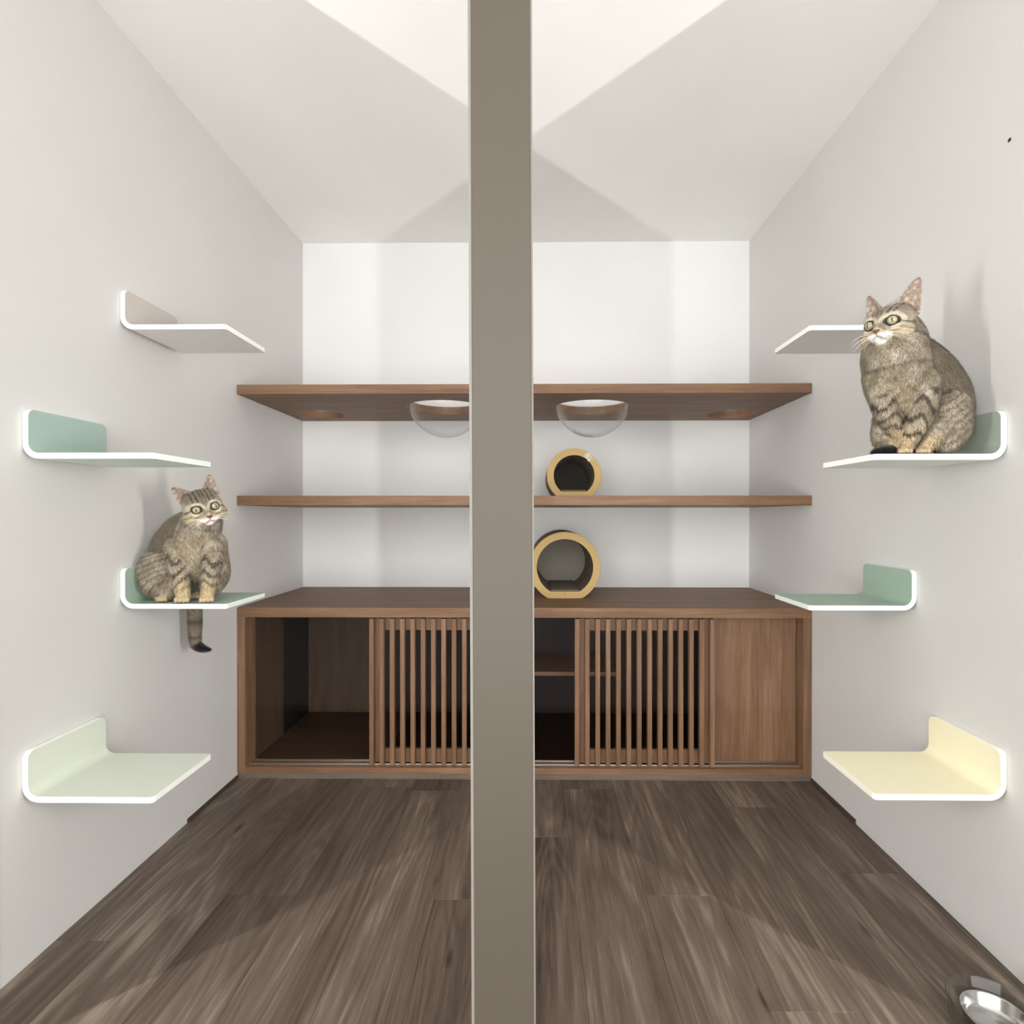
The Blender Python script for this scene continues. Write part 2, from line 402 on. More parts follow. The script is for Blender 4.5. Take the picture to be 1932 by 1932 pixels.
def bowl_profile(R, th, zc, rim):
    pr = [(0, zc - R)]
    pr += [(R * math.sin(a), zc - R * math.cos(a)) for a in np.linspace(.06, math.pi / 2, 26)]
    pr += [(rim, zc), (rim, zc + .003)]
    pr += [((R - th) * math.sin(a), zc + .003 - (R - th + .003) * math.cos(a)) for a in np.linspace(math.pi / 2, .06, 26)]
    pr += [(0, zc - R + th)]
    return pr
for i, (x, y) in enumerate(BOWLS):
    zc = 1.5155; R = BR - .003
    o = obj('hammock_bowl', lathe(bowl_profile(R, .003, zc, BR + .014), 72, (x, y, 0)), M['acrylic'], smooth=True, loc=(x, y, zc - R))
    tag(o, ['clear acrylic half-sphere bowl hung in the shelf hole farther from the tunnels', 'clear acrylic half-sphere bowl hung in the shelf right above the small tunnel'][i], 'bowl', 'clear bowls hung in the upper shelf')

# ------------------------------------------------------------------ cardboard tunnels
def dring(R, flat, n=72):
    """outline of a circle cut flat at depth `flat` below its centre, softened at the corners"""
    pts = []
    for k in range(n):
        a = 2 * math.pi * k / n - math.pi / 2
        x, z = R * math.cos(a), R * math.sin(a)
        if z < -flat: x, z = x * min(1, .985), -flat
        pts.append((x, z))
    return pts
def tunnel_plug(cx, y0, y1, zc, ps):
    bm = bmesh.new(); a = [bm.verts.new((cx + p, y0, zc + q)) for p, q in ps]; b = [bm.verts.new((cx + p, y1, zc + q)) for p, q in ps]
    bm.faces.new(a); bm.faces.new(b[::-1])
    for k in range(len(ps)): bm.faces.new((a[k], b[k], b[(k + 1) % len(ps)], a[(k + 1) % len(ps)]))
    return bm
def tunnel(cx, y0, y1, zb, R, Ri, foot, label, torn=False):
    flat = foot; zc = zb + foot
    t = thing('cat_tunnel', label, 'cat tunnel', (cx, (y0 + y1) / 2, zb))
    o_, i_ = dring(R, flat), dring(Ri, flat - (R - Ri) * .95)
    bm = bmesh.new(); n = len(o_); ring = {}
    for nm, ps in (('o', o_), ('i', i_)):
        for y in (y0, y1): ring[nm, y] = [bm.verts.new((cx + a, y, zc + b)) for a, b in ps]
    for k in range(n):
        j = (k + 1) % n
        for q, mi in (((ring['o', y0][k], ring['o', y0][j], ring['o', y1][j], ring['o', y1][k]), 1), ((ring['i', y0][j], ring['i', y0][k], ring['i', y1][k], ring['i', y1][j]), 2),
                      ((ring['o', y0][j], ring['o', y0][k], ring['i', y0][k], ring['i', y0][j]), 0), ((ring['o', y1][k], ring['o', y1][j], ring['i', y1][j], ring['i', y1][k]), 0)):
            f = bm.faces.new(q); f.material_index = mi
    obj('shell', bm, [M['kraft'], M['shell'], M['carpet']], t, bevel=.0012)
    zi = zc - (flat - (R - Ri) * .95); hw = math.sqrt(Ri ** 2 - (zc - zi) ** 2) * .96
    obj('scratch_pad', bx(cx - hw, cx + hw, y0 + .006, y1 - .004, zi + .0003, zi + .007), M['carpet'], t, bevel=.002)
    obj('shade_board', tunnel_plug(cx, y1 - .012, y1 - .004, zc, dring(Ri - .001, flat - (R - Ri) * .95 - .001)), M['shadedark' if torn else 'shadegrey'], t)  # board added in the far end, its tone stands for shade
    if not torn:
        obj('seam', bx(cx - .0008, cx + .0008, y0 - .0006, y0 + .002, zb + .002, zi - .001), M['shell'], t)
    else:
        rr = random.Random(3)
        bm = bmesh.new()
        for k in range(15):
            a = math.radians(52 + rr.uniform(-13, 11)); rad = (R + Ri) / 2 + rr.uniform(-.011, .010)
            s = rr.uniform(.004, .0095)
            mtx = Matrix.Translation((cx + rad * math.cos(a), y0 - rr.uniform(0, .003), zc + rad * math.sin(a))) @ Matrix.Rotation(rr.uniform(0, 3), 4, 'Y') @ Matrix.Diagonal((s, s * .5, s * rr.uniform(.5, 1.2), 1))
            bmesh.ops.create_icosphere(bm, subdivisions=1, radius=1, matrix=mtx)
        o = obj('torn_edge', bm, M['torn'], t); o['label'] = 'frayed white torn cardboard edge'
tunnel(.1755, 2.352, 2.714, CT, .151, .120, .1325, 'large round kraft cardboard cat tunnel standing on the cabinet top')
tunnel(.218, 2.40, 2.714, 1.0882, .1185, .0885, .098, 'small kraft cardboard cat tunnel with torn rim on the middle shelf', True)

# ------------------------------------------------------------------ bent wall steps
def step_mesh(s, length=.226, proj=.2945, hgt=.112, t=.0138, R=.037):
    """bent sheet; local x = away from the wall (sign s), y = 0..length, z up from the underside"""
    path = []   # (outer point, inner point, distance to nearer free end, corner radius)
    for z in [hgt - q for q in (0, .0015, .004, .008, .0125, .017)]: path.append(((0, z), (t, z), hgt - z, .017))
    for k in range(11):
        a = math.pi + (math.pi / 2) * k / 10
        path.append(((R + R * math.cos(a), R + R * math.sin(a)), (R + (R - t) * math.cos(a), R + (R - t) * math.sin(a)), 9, .017))
    for x in [proj - q for q in (.009, .006, .003, .001, 0)]: path.append(((x, 0), (x, t), proj - x, .009))
    bm = bmesh.new(); rows = []
    for (o, i, d, r) in path:
        c = r - math.sqrt(max(0, r * r - max(0, r - d) ** 2)) if d < r else 0
        rows.append([bm.verts.new((-s * p[0], y, p[1])) for p, y in ((o, c), (i, c), (i, length - c), (o, length - c))])
    for a, b in zip(rows, rows[1:]):
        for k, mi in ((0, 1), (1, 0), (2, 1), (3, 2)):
            f = bm.faces.new((a[k], a[(k + 1) % 4], b[(k + 1) % 4], b[k])); f.material_index = mi
    for r_ in (rows[0], rows[-1]):
        f = bm.faces.new(r_); f.material_index = 1
    bmesh.ops.recalc_face_normals(bm, faces=bm.faces[:])
    return bm
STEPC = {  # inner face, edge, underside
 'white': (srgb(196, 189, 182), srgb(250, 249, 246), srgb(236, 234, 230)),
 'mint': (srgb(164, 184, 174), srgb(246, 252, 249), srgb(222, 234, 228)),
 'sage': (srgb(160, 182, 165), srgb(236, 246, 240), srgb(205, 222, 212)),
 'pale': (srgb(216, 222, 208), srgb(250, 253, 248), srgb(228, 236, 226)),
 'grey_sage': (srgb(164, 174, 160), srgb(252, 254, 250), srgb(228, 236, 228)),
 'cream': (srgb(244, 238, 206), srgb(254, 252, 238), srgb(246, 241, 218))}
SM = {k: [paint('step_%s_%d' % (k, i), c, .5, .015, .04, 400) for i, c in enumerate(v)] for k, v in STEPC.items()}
STEPS = [(-1, 1.508, 1.5258, 'white', 'white bent wall step highest on the wall beside the open cabinet bay'),
 (-1, 1.216, 1.1395, 'mint', 'mint green bent wall step above and before the cat with the hanging tail'),
 (-1, 1.507, .7557, 'sage', 'sage green bent wall step under the cat with the hanging tail'),
 (-1, 1.214, .3733, 'pale', 'pale mint bent wall step lowest on the wall beside the open cabinet bay'),
 (1, 1.535, 1.5258, 'white', 'white bent wall step behind the head of the taller sitting cat'),
 (1, 1.245, 1.1378, 'grey_sage', 'white-edged grey green bent wall step under the taller sitting cat'),
 (1, 1.534, .7500, 'sage', 'empty sage green bent wall step beside the plain cabinet door'),
 (1, 1.244, .3743, 'cream', 'cream yellow bent wall step low on the wall')]
for s, y, z, k, lab in STEPS:
    bm = step_mesh(s)
    for v in bm.verts: v.co += Vector((s * (W - .0006), y, z))
    o = obj('wall_step', bm, SM[k], loc=(s * W, y + .113, z), bevel=.0018, seg=2)
    tag(o, lab, 'wall step', 'bent wall steps')

# ------------------------------------------------------------------ clear feeding bowl on the floor
fb = thing('food_bowl', 'clear plastic food bowl with steel insert on the wooden floor', 'bowl', (.944, 1.085, 0))
obj('outer_bowl', lathe([(0, .0005), (.066, .0005), (.074, .006), (.078, .046), (.080, .052), (.078, .055), (.075, .052), (.070, .010), (.062, .006), (0, .006)], 64, (.944, 1.085, 0)), M['dish'], fb, smooth=True)
obj('steel_insert', lathe([(0, .008), (.045, .008), (.052, .016), (.0555, .036), (.058, .0375), (.0565, .039), (.0535, .037), (.050, .018), (.043, .0105), (0, .0105)], 64, (.944, 1.085, 0)), M['steel'], fb, smooth=True)

# ------------------------------------------------------------------ cats
def ray(px, py):
    x = (px - 966 - SX) / FPX; z = -(py - 966 - SY) / FPX; y = 1.0
    c, q = math.cos(PIT), math.sin(PIT); y, z = c * y - q * z, q * y + c * z
    c, q = math.cos(YAW), math.sin(YAW); x, y = c * x - q * y, q * x + c * y
    return np.array([x, y, z])
def at(px, py, Y):
    r = ray(px, py); return np.array([CX, 0, CZ]) + r * (Y / r[1])

def head_basis(a, b, g):
    F = np.array([math.sin(a) * math.cos(b), -math.cos(a) * math.cos(b), math.sin(b)]); R = np.array([math.cos(a), math.sin(a), 0.0])
    U = np.cross(F, R); U = U if U[2] > 0 else -U
    return np.stack([math.cos(g) * R + math.sin(g) * U, -math.sin(g) * R + math.cos(g) * U, F])

def ico(sub):
    b = bmesh.new(); bmesh.ops.create_icosphere(b, subdivisions=sub, radius=1)
    v = np.array([x.co[:] for x in b.verts]); f = [[q.index for q in p.verts] for p in b.faces]; b.free(); return v, f
ICO = ico(2); ICO3 = ico(3)

class Figure:
    """solid shapes gathered in world coordinates, then fused into one continuous skin"""
    def __init__(s): s.v = []; s.f = []; s.n = 0; s.prim = []
    def add(s, V, Fc): s.f += [[i + s.n for i in q] for q in Fc]; s.v.append(V); s.n += len(V)
    def ball(s, c, r, tg, t=0.0, axes=np.eye(3)):
        r = np.array([r] * 3 if np.isscalar(r) else r, float)
        V, Fc = ICO3 if r.max() > .02 else ICO
        s.add(np.array(c) + (V * r) @ axes, Fc); s.prim.append((np.array(c), r, axes, tg, t))
    def chain(s, pts, tg, t0=0.0, t1=1.0):
        P = [np.append(at(p[0], p[1], p[2]), p[3] * p[2] / FPX) for p in pts]
        if len(P) > 2:   # smooth through the given points
            Q = []
            for i in range(len(P) - 1):
                a, b, c, d = P[max(i - 1, 0)], P[i], P[i + 1], P[min(i + 2, len(P) - 1)]
                for u in np.linspace(0, 1, 9)[:-1]:
                    Q.append(.5 * ((2 * b) + (c - a) * u + (2 * a - 5 * b + 4 * c - d) * u * u + (3 * b - a - 3 * c + d) * u ** 3))
            Q.append(P[-1]); 
        else: Q = [P[0] + (P[-1] - P[0]) * u for u in np.linspace(0, 1, 9)]
        for i, q in enumerate(Q): s.ball(q[:3], max(q[3], .001), tg, t0 + (t1 - t0) * i / (len(Q) - 1))
    def fuse(s, voxel, smooth):
        me = bpy.data.meshes.new('tmp'); me.from_pydata(np.concatenate(s.v).tolist(), [], s.f)
        o = bpy.data.objects.new('tmp', me); COL.objects.link(o)
        md = o.modifiers.new('r', 'REMESH'); md.mode = 'VOXEL'; md.voxel_size = voxel; md.adaptivity = 0
        md = o.modifiers.new('s', 'SMOOTH'); md.factor = .5; md.iterations = smooth
        bpy.context.view_layer.update()
        out = bpy.data.meshes.new_from_object(o.evaluated_get(bpy.context.evaluated_depsgraph_get()))
        bpy.data.objects.remove(o); return out

LIN = lambda *c: np.array(srgb(*c)[:3])
C_BASE, C_DARK, C_WARM, C_PALE = LIN(150, 137, 117), LIN(62, 52, 43), LIN(200, 179, 143), LIN(194, 184, 166)
C_BACK, C_WHITE, C_BLACK, C_EAR = LIN(120, 108, 92), LIN(244, 238, 232), LIN(20, 17, 16), LIN(158, 138, 126)
def mixc(a, b, k): k = np.clip(k, 0, 1)[:, None]; return a * (1 - k) + b * k
def sm(x, a, b): k = np.clip((x - a) / (b - a), 0, 1); return k * k * (3 - 2 * k)

EYE = np.array([.0222, .0020, .0418]); EYE_R = .0104
def build_head(fg, hc, B, k, ear_l, ear_r):
    L = lambda p: hc + k * (np.array(p) @ B)
    e = lambda c, r, tg: fg.ball(L(c), np.array(r) * k, tg, 0, B)
    e((0, .002, -.004), (.0505, .0430, .0500), 'skull'); e((0, .010, -.014), (.0460, .0400, .0420), 'skull')
    for q in (-1, 1):
        e((q * .031, -.019, .012), (.0235, .0220, .0260), 'cheek'); e((q * .0200, .0160, .030), (.0150, .0110, .0170), 'brow')
        e((q * .0105, -.0270, .0520), (.0140, .0108, .0150), 'muzzle'); e((q * .0255, -.0125, .0330), (.0150, .0090, .0140), 'cheek')
    for u in np.linspace(0, 1, 10): e((0, .022 - .040 * u, .038 + .0245 * u), (.0155 - .0065 * u, .012 - .003 * u, .010), 'bridge')
    e((0, -.0385, .0440), (.0125, .0085, .0135), 'chin'); e((0, -.028, .034), (.022, .015, .024), 'muzzle')
    info = []
    for q, ear in ((-1, ear_l), (1, ear_r)):
        base, tip, w, front = [np.array(x, float) for x in (ear[0], ear[1], ear[2], ear[3])]
        front /= np.linalg.norm(front); ax = tip - base; h = np.linalg.norm(ax); ax /= h
        side = np.cross(ax, front); side /= np.linalg.norm(side); fr = np.cross(side, ax)
        nt_, ns = 14, 13; V = []
        for lay in (0, 1):
            for i in range(nt_):
                t = i / (nt_ - 1); half = float(w) * (max(0.0, 1 - t) ** .55) * (1 - .12 * t) + .0018
                for j in range(ns):
                    u = -1 + 2 * j / (ns - 1)
                    cup = (.017 * (1 - t) + .003) * (u * u - 1)
                    th = .0022 + .0035 * (1 - t) ** 2
                    p = base - ax * .006 + ax * (h + .006) * t + side * half * u + fr * (cup + (th if lay == 0 else -th))
                    V.append(L(p))
        Fc = []; S_ = nt_ * ns; id_ = lambda l, i, j: l * S_ + i * ns + j
        for i in range(nt_ - 1):
            for j in range(ns - 1):
                Fc.append([id_(0, i, j), id_(0, i, j + 1), id_(0, i + 1, j + 1), id_(0, i + 1, j)]); Fc.append([id_(1, i, j), id_(1, i + 1, j), id_(1, i + 1, j + 1), id_(1, i, j + 1)])
            for j in (0, ns - 1):
                a = [id_(0, i, j), id_(0, i + 1, j), id_(1, i + 1, j), id_(1, i, j)]; Fc.append(a if j == 0 else a[::-1])
        for i in (0, nt_ - 1):
            for j in range(ns - 1):
                a = [id_(0, i, j), id_(1, i, j), id_(1, i, j + 1), id_(0, i, j + 1)]; Fc.append(a if i == 0 else a[::-1])
        fg.add(np.array(V), Fc)
        for t in (.3, .5, .7, .9): fg.prim.append((L(base + ax * h * t), np.array([float(w) * (1 - t) * .8 + .002, .004, .010]) * k, np.stack([side @ B, fr @ B, ax @ B]), 'ear', t))
        info.append((fr @ B, L(base), ax @ B, h * k))
    return L, info

def colour(V, Nrm, fg, hc, B, k, ears, legs_axis):
    n = len(V); best = np.full(n, 1e9); ti = np.zeros(n, int)
    for i, (c, r, ax, tg, t) in enumerate(fg.prim):
        q = np.linalg.norm(((V - c) @ ax.T) / r, axis=1); d = (q - 1) * r.min()
        m = d < best; best[m] = d[m]; ti[m] = i
    tags = np.array([p[3] for p in fg.prim])[ti]; tt = np.array([p[4] for p in fg.prim])[ti]
    C = np.tile(C_BASE, (n, 1)); is_ = lambda *a: np.isin(tags, a)
    noise = lambda f, ph: np.sin(V[:, 0] * f + ph) * np.sin(V[:, 1] * f * 1.13 + ph * 2) * np.sin(V[:, 2] * f * .91 + ph * 3)
    C = mixc(C, C_PALE, .30 + .6 * noise(90, 1)); C = mixc(C, C_DARK, .30 * sm(noise(230, 2), .05, .6))
    m = is_('back', 'rump'); C[m] = mixc(C, C_BACK * .88, np.full(n, .8))[m]
    # faint broken flank lines
    st = np.sin(V[:, 2] * 330 + 9 * np.sin(V[:, 0] * 34) + 7 * np.sin(V[:, 1] * 41)); f_ = sm(st, .35, .95)
    m = is_('haunch', 'rump'); C[m] = mixc(C, C_DARK, .58 * f_)[m]
    m = is_('chest', 'belly'); C[m] = mixc(mixc(C, C_WARM, np.full(n, .22)), C_DARK, .30 * f_)[m]; m = is_('belly'); C[m] = mixc(C, C_DARK, np.full(n, .6))[m]  # belly darkened to stand for the shade between the legs
    m = is_('neck'); C[m] = mixc(C, C_DARK, .50 * sm(np.sin(tt * 15.0), .72, 1.0))[m]
    # banded legs, pale towards the paw
    st = np.sin(tt * 34 + 2.2 * np.sin(V[:, 0] * 120) + 1.5 * np.sin(V[:, 1] * 90)); m = is_('legf')
    C[m] = mixc(mixc(C, C_WARM, sm(tt, .35, .85)), C_DARK, .85 * sm(st, .25, .75) * (1 - sm(tt, .62, .90)) * sm(tt, .02, .16))[m]
    m = is_('legh'); C[m] = mixc(mixc(C, C_WARM, sm(tt, .1, .7)), C_DARK, .3 * sm(st, .4, .9))[m]
    m = is_('paw', 'toe'); C[m] = mixc(C, C_WARM * .92, np.full(n, .85))[m]
    m = is_('tail'); C[m] = mixc(mixc(mixc(C, C_BACK * .8, np.full(n, .7)), C_DARK * .8, .55 * sm(np.sin(tt * 44), .3, .9)), C_BLACK, sm(tt, .70, .82))[m]
    m = is_('tailtip'); C[m] = C_BLACK
    # face
    hl = ((V - hc) @ B.T) / k; r_, u_, fwd = hl[:, 0], hl[:, 1], hl[:, 2]
    hd = is_('skull', 'cheek', 'brow', 'bridge', 'muzzle', 'chin')
    F = np.tile(C_BASE, (n, 1)); F = mixc(F, C_PALE, .35 + .5 * noise(160, 4))
    F = mixc(F, C_BACK * .9, .75 * sm(u_, .012, .030))
    F = mixc(F, C_DARK, .85 * sm(np.abs(np.sin(np.abs(r_) * 300 + .4)), .62, .9) * sm(u_, .011, .019) * sm(.034 - np.abs(r_), 0, .01))
    F = mixc(F, C_WARM * .95, .7 * sm(-u_, .004, .016) * sm(fwd, -.01, .02))
    F = mixc(F, C_BACK * 1.0, .7 * sm(.011 - np.abs(r_), 0, .004) * sm(fwd, .035, .045) * sm(u_, -.014, -.004))
    for q in (-1, 1):
        d = np.hypot((r_ - q * EYE[0]) / 1.15, u_ - EYE[1]); 
        F = mixc(F, C_PALE * 1.12, .8 * sm(.0205 - d, 0, .004) * sm(fwd, .0, .02)); F = mixc(F, C_DARK * .5, .95 * sm(.0128 - d, 0, .002) * sm(fwd, .0, .02))
        ln = np.abs(u_ - (.000 - .38 * (np.abs(r_) - .034))); F = mixc(F, C_DARK, .8 * sm(.0032 - ln, 0, .0018) * sm(q * r_, .034, .037) * sm(.056 - q * r_, 0, .01))
        ln = np.abs(u_ - (-.014 - .30 * (np.abs(r_) - .034))); F = mixc(F, C_DARK, .6 * sm(.0030 - ln, 0, .0018) * sm(q * r_, .033, .037))
    F = mixc(F, C_DARK, .55 * sm(.008 - np.hypot(np.abs(r_) - .0085, (u_ + .006) * .7), 0, .004) * sm(fwd, .04, .05))
    wm = sm(-u_ - .0225, 0, .003) * sm(fwd, .018, .028) * sm(.030 - np.abs(r_), 0, .005)
    F = mixc(F, C_WHITE, .97 * wm); F = mixc(F, C_WARM, .4 * sm(-u_ - .014, 0, .004) * sm(fwd, .04, .05) * (1 - wm))
    C[hd] = F[hd]
    m = is_('ear')
    for fr, b0, ax, h in ears:
        near = m & (np.linalg.norm(V - b0 - ax * h * .5, axis=1) < h * .85)
        inn = near; fd = sm(Nrm @ fr, -.05, .45); al = ((V - b0) @ ax) / h
        C[near] = mixc(np.tile(C_BACK, (n, 1)), C_DARK, .6 * sm(al, .75, 1))[near]
        pk = mixc(np.tile(C_EAR, (n, 1)), C_PALE * 1.15, .7 * sm(noise(300, 5), -.2, .5)); C[inn] = mixc(C, mixc(pk, C_BACK, .7 * sm(al, .8, 1)), fd)[inn]
    return np.clip(C, 0, 1), tags

def cat(name, label, fg, head, base, clamp, nfur):
    hc, B, k, el, er = head
    L, ears = build_head(fg, hc, B, k, el, er)
    me = fg.fuse(.0021, 4)
    nv = len(me.vertices); V = np.zeros(nv * 3); me.vertices.foreach_get('co', V); V = V.reshape(-1, 3)
    V = clamp(V); me.vertices.foreach_set('co', V.ravel()); me.update()
    Nm = np.zeros(nv * 3); me.vertex_normals.foreach_get('vector', Nm); Nm = Nm.reshape(-1, 3)
    C, tags = colour(V, Nm, fg, hc, B, k, ears, None)
    at_ = me.color_attributes.new('Col', 'FLOAT_COLOR', 'POINT'); at_.data.foreach_set('color', np.c_[C, np.ones(nv)].ravel())
    root = thing(name, label, 'cat', base, 'grey-brown tabby cats')
    me.name = 'body'
    body = obj('body', me, M['coat'], root, smooth=True)
    # short coat: slender blades lying along the body
    me.calc_loop_triangles(); T = np.zeros(len(me.loop_triangles) * 3, int); me.loop_triangles.foreach_get('vertices', T); T = T.reshape(-1, 3)
    a, b, c = V[T[:, 0]], V[T[:, 1]], V[T[:, 2]]; area = np.linalg.norm(np.cross(b - a, c - a), axis=1)
    pick = rng.choice(len(T), nfur, p=area / area.sum()); w1, w2 = rng.random(nfur), rng.random(nfur); fl = w1 + w2 > 1; w1[fl] = 1 - w1[fl]; w2[fl] = 1 - w2[fl]; w0 = 1 - w1 - w2
    bl = lambda A: A[T[pick, 0]] * w0[:, None] + A[T[pick, 1]] * w1[:, None] + A[T[pick, 2]] * w2[:, None]
    P, Nn, Cc = bl(V), bl(Nm), bl(C); Nn /= np.linalg.norm(Nn, axis=1)[:, None] + 1e-9; tg = tags[T[pick, 0]]
    hd = np.isin(tg, ['skull', 'cheek', 'brow', 'bridge', 'muzzle', 'chin', 'ear'])
    hl = ((P - hc) @ B.T) / k
    keep = np.ones(nfur, bool)
    for q in (-1, 1): keep &= ~(hd & (np.hypot((hl[:, 0] - q * EYE[0]) / 1.1, hl[:, 1] - EYE[1]) < .0145) & (hl[:, 2] > 0))
    keep &= ~(hd & (np.abs(hl[:, 0]) < .0075) & (np.abs(hl[:, 1] + .020) < .006) & (hl[:, 2] > .045)) & ~((tg == 'ear') & (rng.random(nfur) < .35))
    P, Nn, Cc, tg, hd, hl = P[keep], Nn[keep], Cc[keep], tg[keep], hd[keep], hl[keep]; m = len(P)
    flow = np.tile(np.array([0, 0, -1.0]), (m, 1)) + .5 * Nn
    nose = hc + k * (np.array([0, -.019, .068]) @ B); flow[hd] = (P - nose)[hd] / (np.linalg.norm((P - nose)[hd], axis=1)[:, None] + 1e-6)
    flow += rng.normal(0, .28, (m, 3)); flow -= (flow * Nn).sum(1)[:, None] * Nn; flow /= np.linalg.norm(flow, axis=1)[:, None] + 1e-9
    ln = np.where(hd, .0042, .0085) * rng.uniform(.7, 1.3, m); ln = np.where(np.isin(tg, ['paw', 'toe', 'ear']), .0032, ln)
    lift = rng.uniform(.22, .5, m); d = flow * (1 - lift[:, None] ** 2) ** .5 + Nn * lift[:, None]
    side = np.cross(d, Nn); side /= np.linalg.norm(side, axis=1)[:, None] + 1e-9; hw = np.where(hd, .00034, .00062)[:, None]
    VV = np.stack([P - side * hw - Nn * .0006, P + side * hw - Nn * .0006, P + d * ln[:, None]], 1).reshape(-1, 3)
    VV = clamp(VV)
    fm = bpy.data.meshes.new('fur'); fm.from_pydata(VV.tolist(), [], np.arange(m * 3).reshape(-1, 3).tolist())
    g = rng.choice([.45, .75, 1.0, 1.25, 1.7], m, p=[.2, .2, .25, .2, .15])[:, None]
    ca = fm.color_attributes.new('Col', 'FLOAT_COLOR', 'POINT'); ca.data.foreach_set('color', np.c_[np.repeat(np.clip(Cc * g, 0, .93), 3, 0), np.ones(m * 3)].ravel())
    fm.polygons.foreach_set('use_smooth', [True] * m)
    fm.normals_split_custom_set_from_vertices(np.repeat(Nn, 3, 0).tolist())
    fo = obj('fur', fm, M['fur'], body); fo['kind'] = 'stuff'
    # eyes, nose, mouth, whiskers
    Bm = Matrix([list(B[0]), list(B[1]), list(B[2])]).transposed().to_4x4()
    for q in (-1, 1):
        ec = L((q * EYE[0], EYE[1], EYE[2])); R = EYE_R * k
        yawq = Matrix.Rotation(q * .30, 4, 'Y'); base_m = Matrix.Translation(ec) @ Bm @ yawq @ Matrix.Rotation(q * .12, 4, 'Z')
        bm = bmesh.new(); bmesh.ops.create_uvsphere(bm, u_segments=28, v_segments=18, radius=R, matrix=base_m @ Matrix.Diagonal((1, .92, .80, 1)))
        e = obj('eye', bm, M['iris'], root, smooth=True)
        bm = bmesh.new(); bmesh.ops.create_uvsphere(bm, u_segments=16, v_segments=10, radius=1, matrix=base_m @ Matrix.Translation((0, 0, R * .70)) @ Matrix.Diagonal((R * .17, R * .50, R * .15, 1)))
        obj('pupil', bm, M['pupil'], e, smooth=True)
        pts = [base_m @ Vector((R * 1.0 * math.cos(a) * (1.06 if math.cos(a) * q < 0 else 1.0), R * .90 * math.sin(a), R * (.22 + .06 * math.cos(a) ** 2))) for a in np.linspace(0, 2 * math.pi, 33)]
        obj('eyelid', tube(pts, [R * .13] * 33, 7, cap=False), M['rim'], e, smooth=True)
    bm = bmesh.new(); bmesh.ops.create_icosphere(bm, subdivisions=3, radius=1)
    for v in bm.verts:
        x, y, z = v.co; wdt = .0064 * (1 + .55 * y) * (1 if y > -.6 else .8); v.co = Vector(L((x * wdt, -.0195 + y * .0046, .0685 + z * .0052)).tolist())
    obj('nose', bm, M['nose'], root, smooth=True)
    bm = tube([L((0, -.023, .0700)).tolist(), L((0, -.0300, .0675)).tolist()], [.0006 * k] * 2, 6)
    for q in (-1, 1): tube([L((q * x, -.0300 - .0046 * math.sin(x / .016 * 1.55), .0676 - x * x * 55)).tolist() for x in np.linspace(0, .0165, 9)], [.0005 * k] * 9, 6, bm)
    obj('mouth', bm, M['lip'], root, smooth=True)
    for q in (-1, 1):
        for i in range(6):
            s0 = L((q * (.013 + .002 * (i % 2)), -.0225 - .0028 * (i // 2), .0635 - .002 * (i % 2))); ang = (.25 - .30 * (i // 2)) + .1 * (i % 2)
            pts = [s0 + k * (np.array([q * .050 * u, math.sin(ang) * .040 * u - .018 * u * u, .006 * u - .020 * u * u]) @ B) for u in np.linspace(0, 1, 8)]
            obj('whisker', tube([p.tolist() for p in pts], [.00042 * (1 - .8 * u) for u in np.linspace(0, 1, 8)], 5), M['whisker'], root)
    return root

def paw(fg, px, py, Y, r, ztop, fx, fy, tg='paw'):
    """a paw resting on height ztop at the pixel's place, four toes towards (fx, fy)"""
    p = at(px, py, Y); R = r * Y / FPX; f = np.array([fx, fy, 0.0]); f /= np.linalg.norm(f); s_ = np.array([-f[1], f[0], 0])
    c = np.array([p[0], p[1], ztop + R * .72]); fg.ball(c, (R * 1.05, R * 1.15, R * .78), tg, 1, np.stack([s_, f, [0, 0, 1]]))
    for i, o_ in enumerate((-.78, -.27, .27, .78)):
        fg.ball(c + s_ * R * o_ * 1.12 + f * R * (1.16 - .34 * abs(o_)) + np.array([0, 0, -R * .20]), (R * .30, R * .50, R * .50), 'toe', 1, np.stack([s_, f, [0, 0, 1]]))

# cat with the hanging tail, on the sage step
ZT = .7557 + .0138 + .0008
fg = Figure()
fg.chain([(338, 1088, 1.660, 41), (332, 1045, 1.640, 44), (345, 1010, 1.615, 38), (366, 992, 1.595, 32)], 'back')
fg.chain([(366, 1052, 1.598, 43), (372, 1030, 1.588, 41), (376, 1010, 1.585, 36)], 'chest')
fg.chain([(356, 1096, 1.640, 38), (362, 1070, 1.622, 42)], 'belly')
fg.chain([(372, 1012, 1.588, 38), (379, 990, 1.580, 36), (382, 972, 1.575, 33)], 'neck')
fg.chain([(302, 1070, 1.588, 36), (302, 1090, 1.582, 36), (306, 1106, 1.582, 26)], 'haunch')
fg.chain([(404, 1062, 1.620, 26), (405, 1085, 1.610, 26), (398, 1105, 1.600, 20)], 'haunch')
fg.chain([(400, 1028, 1.600, 26), (402, 1050, 1.600, 26)], 'chest')
fg.chain([(336, 1034, 1.568, 23), (337, 1066, 1.546, 19), (342, 1100, 1.536, 14.5), (346, 1126, 1.532, 12)], 'legf')
fg.chain([(400, 1036, 1.566, 21), (399, 1070, 1.548, 17), (395, 1100, 1.538, 13), (391, 1122, 1.535, 11.5)], 'legf')
paw(fg, 347, 1130, 1.532, 11.5, ZT, .25, -1); paw(fg, 391, 1127, 1.536, 11.0, ZT, .45, -1)
fg.chain([(322, 1104, 1.568, 18), (316, 1120, 1.562, 13), (312, 1127, 1.555, 10)], 'legh'); paw(fg, 312, 1129, 1.548, 10.5, ZT, -.1, -1)
paw(fg, 372, 1122, 1.600, 9, ZT, .2, -1)
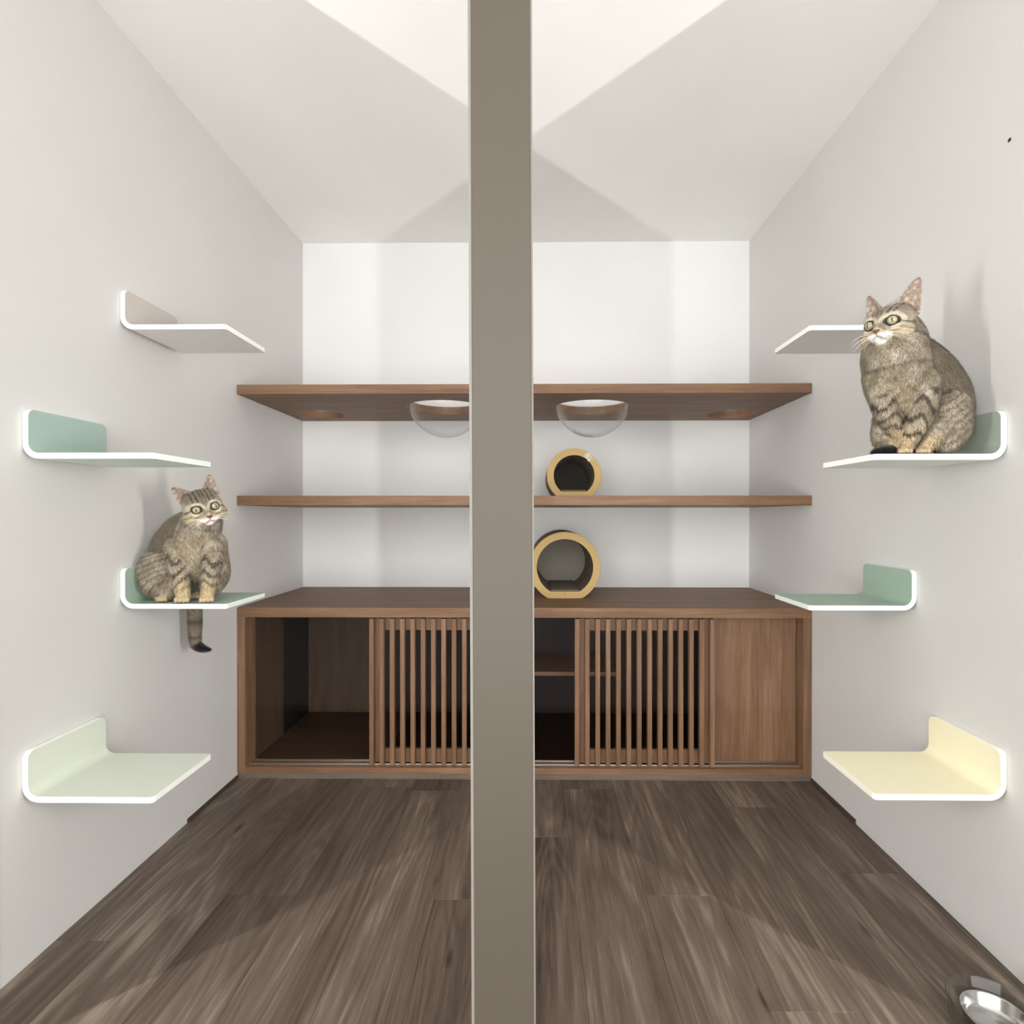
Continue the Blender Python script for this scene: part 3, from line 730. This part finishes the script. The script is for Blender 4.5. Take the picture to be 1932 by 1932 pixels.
fg.chain([(350, 1100, 1.690, 26), (358, 1112, 1.730, 15), (364, 1124, 1.757, 12.5), (367, 1150, 1.762, 12.5), (368, 1180, 1.762, 12), (368, 1203, 1.760, 11), (371, 1216, 1.757, 9.5), (383, 1223, 1.750, 6.5), (399, 1225, 1.745, 1.5)], 'tail')
hd = (at(383, 957, 1.556), head_basis(.70, -.10, .26), 1.02,
      ((-.030, .030, -.010), (-.058, .068, -.004), .0235, (-.45, -.2, 1)), ((.030, .034, -.012), (.040, .084, -.010), .0225, (.35, 0, 1)))
def clampL(V):
    V = V.copy(); on = (V[:, 1] < 1.7345) & (V[:, 2] > ZT - .03)
    V[on, 2] = np.maximum(V[on, 2], ZT); V[:, 0] = np.maximum(V[:, 0], np.where(V[:, 2] < .872, -W + .0155, -W + .002)); V[~on, 0] = np.maximum(V[~on, 0], -W + .002); return V
cat('tabby_cat', 'plump tabby cat with tilted head, tail hanging below the sage step', fg, hd, (-.95, 1.6, ZT), clampL, 90000)

# taller cat on the white-edged step
ZT2 = 1.1378 + .0138 + .0008
fg = Figure()
fg.chain([(1786, 808, 1.330, 40), (1780, 755, 1.338, 45), (1757, 712, 1.330, 45), (1722, 683, 1.312, 46)], 'back')
fg.chain([(1700, 752, 1.302, 48), (1690, 725, 1.294, 51), (1688, 708, 1.290, 53)], 'chest')
fg.chain([(1735, 815, 1.325, 38), (1728, 770, 1.318, 44)], 'belly')
fg.chain([(1692, 700, 1.286, 55), (1689, 672, 1.286, 55), (1692, 648, 1.288, 48), (1690, 632, 1.285, 42)], 'neck')
fg.chain([(1790, 770, 1.292, 35), (1792, 805, 1.285, 34), (1784, 832, 1.282, 26)], 'haunch')
fg.chain([(1733, 722, 1.270, 33), (1738, 760, 1.262, 27), (1728, 800, 1.262, 20), (1714, 832, 1.268, 14.5), (1708, 846, 1.270, 11)], 'legf')
fg.chain([(1663, 735, 1.276, 25), (1670, 775, 1.272, 20), (1685, 808, 1.276, 15), (1690, 838, 1.290, 12)], 'legf')
paw(fg, 1706, 848, 1.266, 10.5, ZT2, -.45, -1); paw(fg, 1688, 848, 1.292, 9.5, ZT2, -.6, -1)
fg.chain([(1776, 806, 1.274, 23), (1757, 832, 1.268, 15), (1742, 846, 1.267, 10)], 'legh'); paw(fg, 1740, 848, 1.267, 10.5, ZT2, -.5, -1)
fg.chain([(1668, 795, 1.305, 19), (1668, 825, 1.305, 21), (1676, 843, 1.300, 17)], 'haunch')
fg.chain([(1700, 846, 1.300, 8), (1680, 849, 1.282, 8.5), (1664, 850, 1.272, 8), (1652, 852, 1.266, 6), (1645, 854, 1.264, 3)], 'tailtip')
hd = (at(1677, 617, 1.282), head_basis(-.92, -.06, .02), 1.03,
      ((-.030, .032, -.010), (-.041, .084, -.006), .0220, (-.35, 0, 1)), ((.031, .030, -.012), (.058, .092, -.010), .0255, (.5, 0, 1)))
def clampR(V):
    V = V.copy(); V[:, 2] = np.maximum(V[:, 2], ZT2); V[:, 0] = np.minimum(V[:, 0], np.where(V[:, 2] < 1.2525, W - .0155, W - .002)); return V
cat('tabby_cat', 'taller tabby cat sitting upright on the white-edged grey green step', fg, hd, (.97, 1.29, ZT2), clampR, 100000)
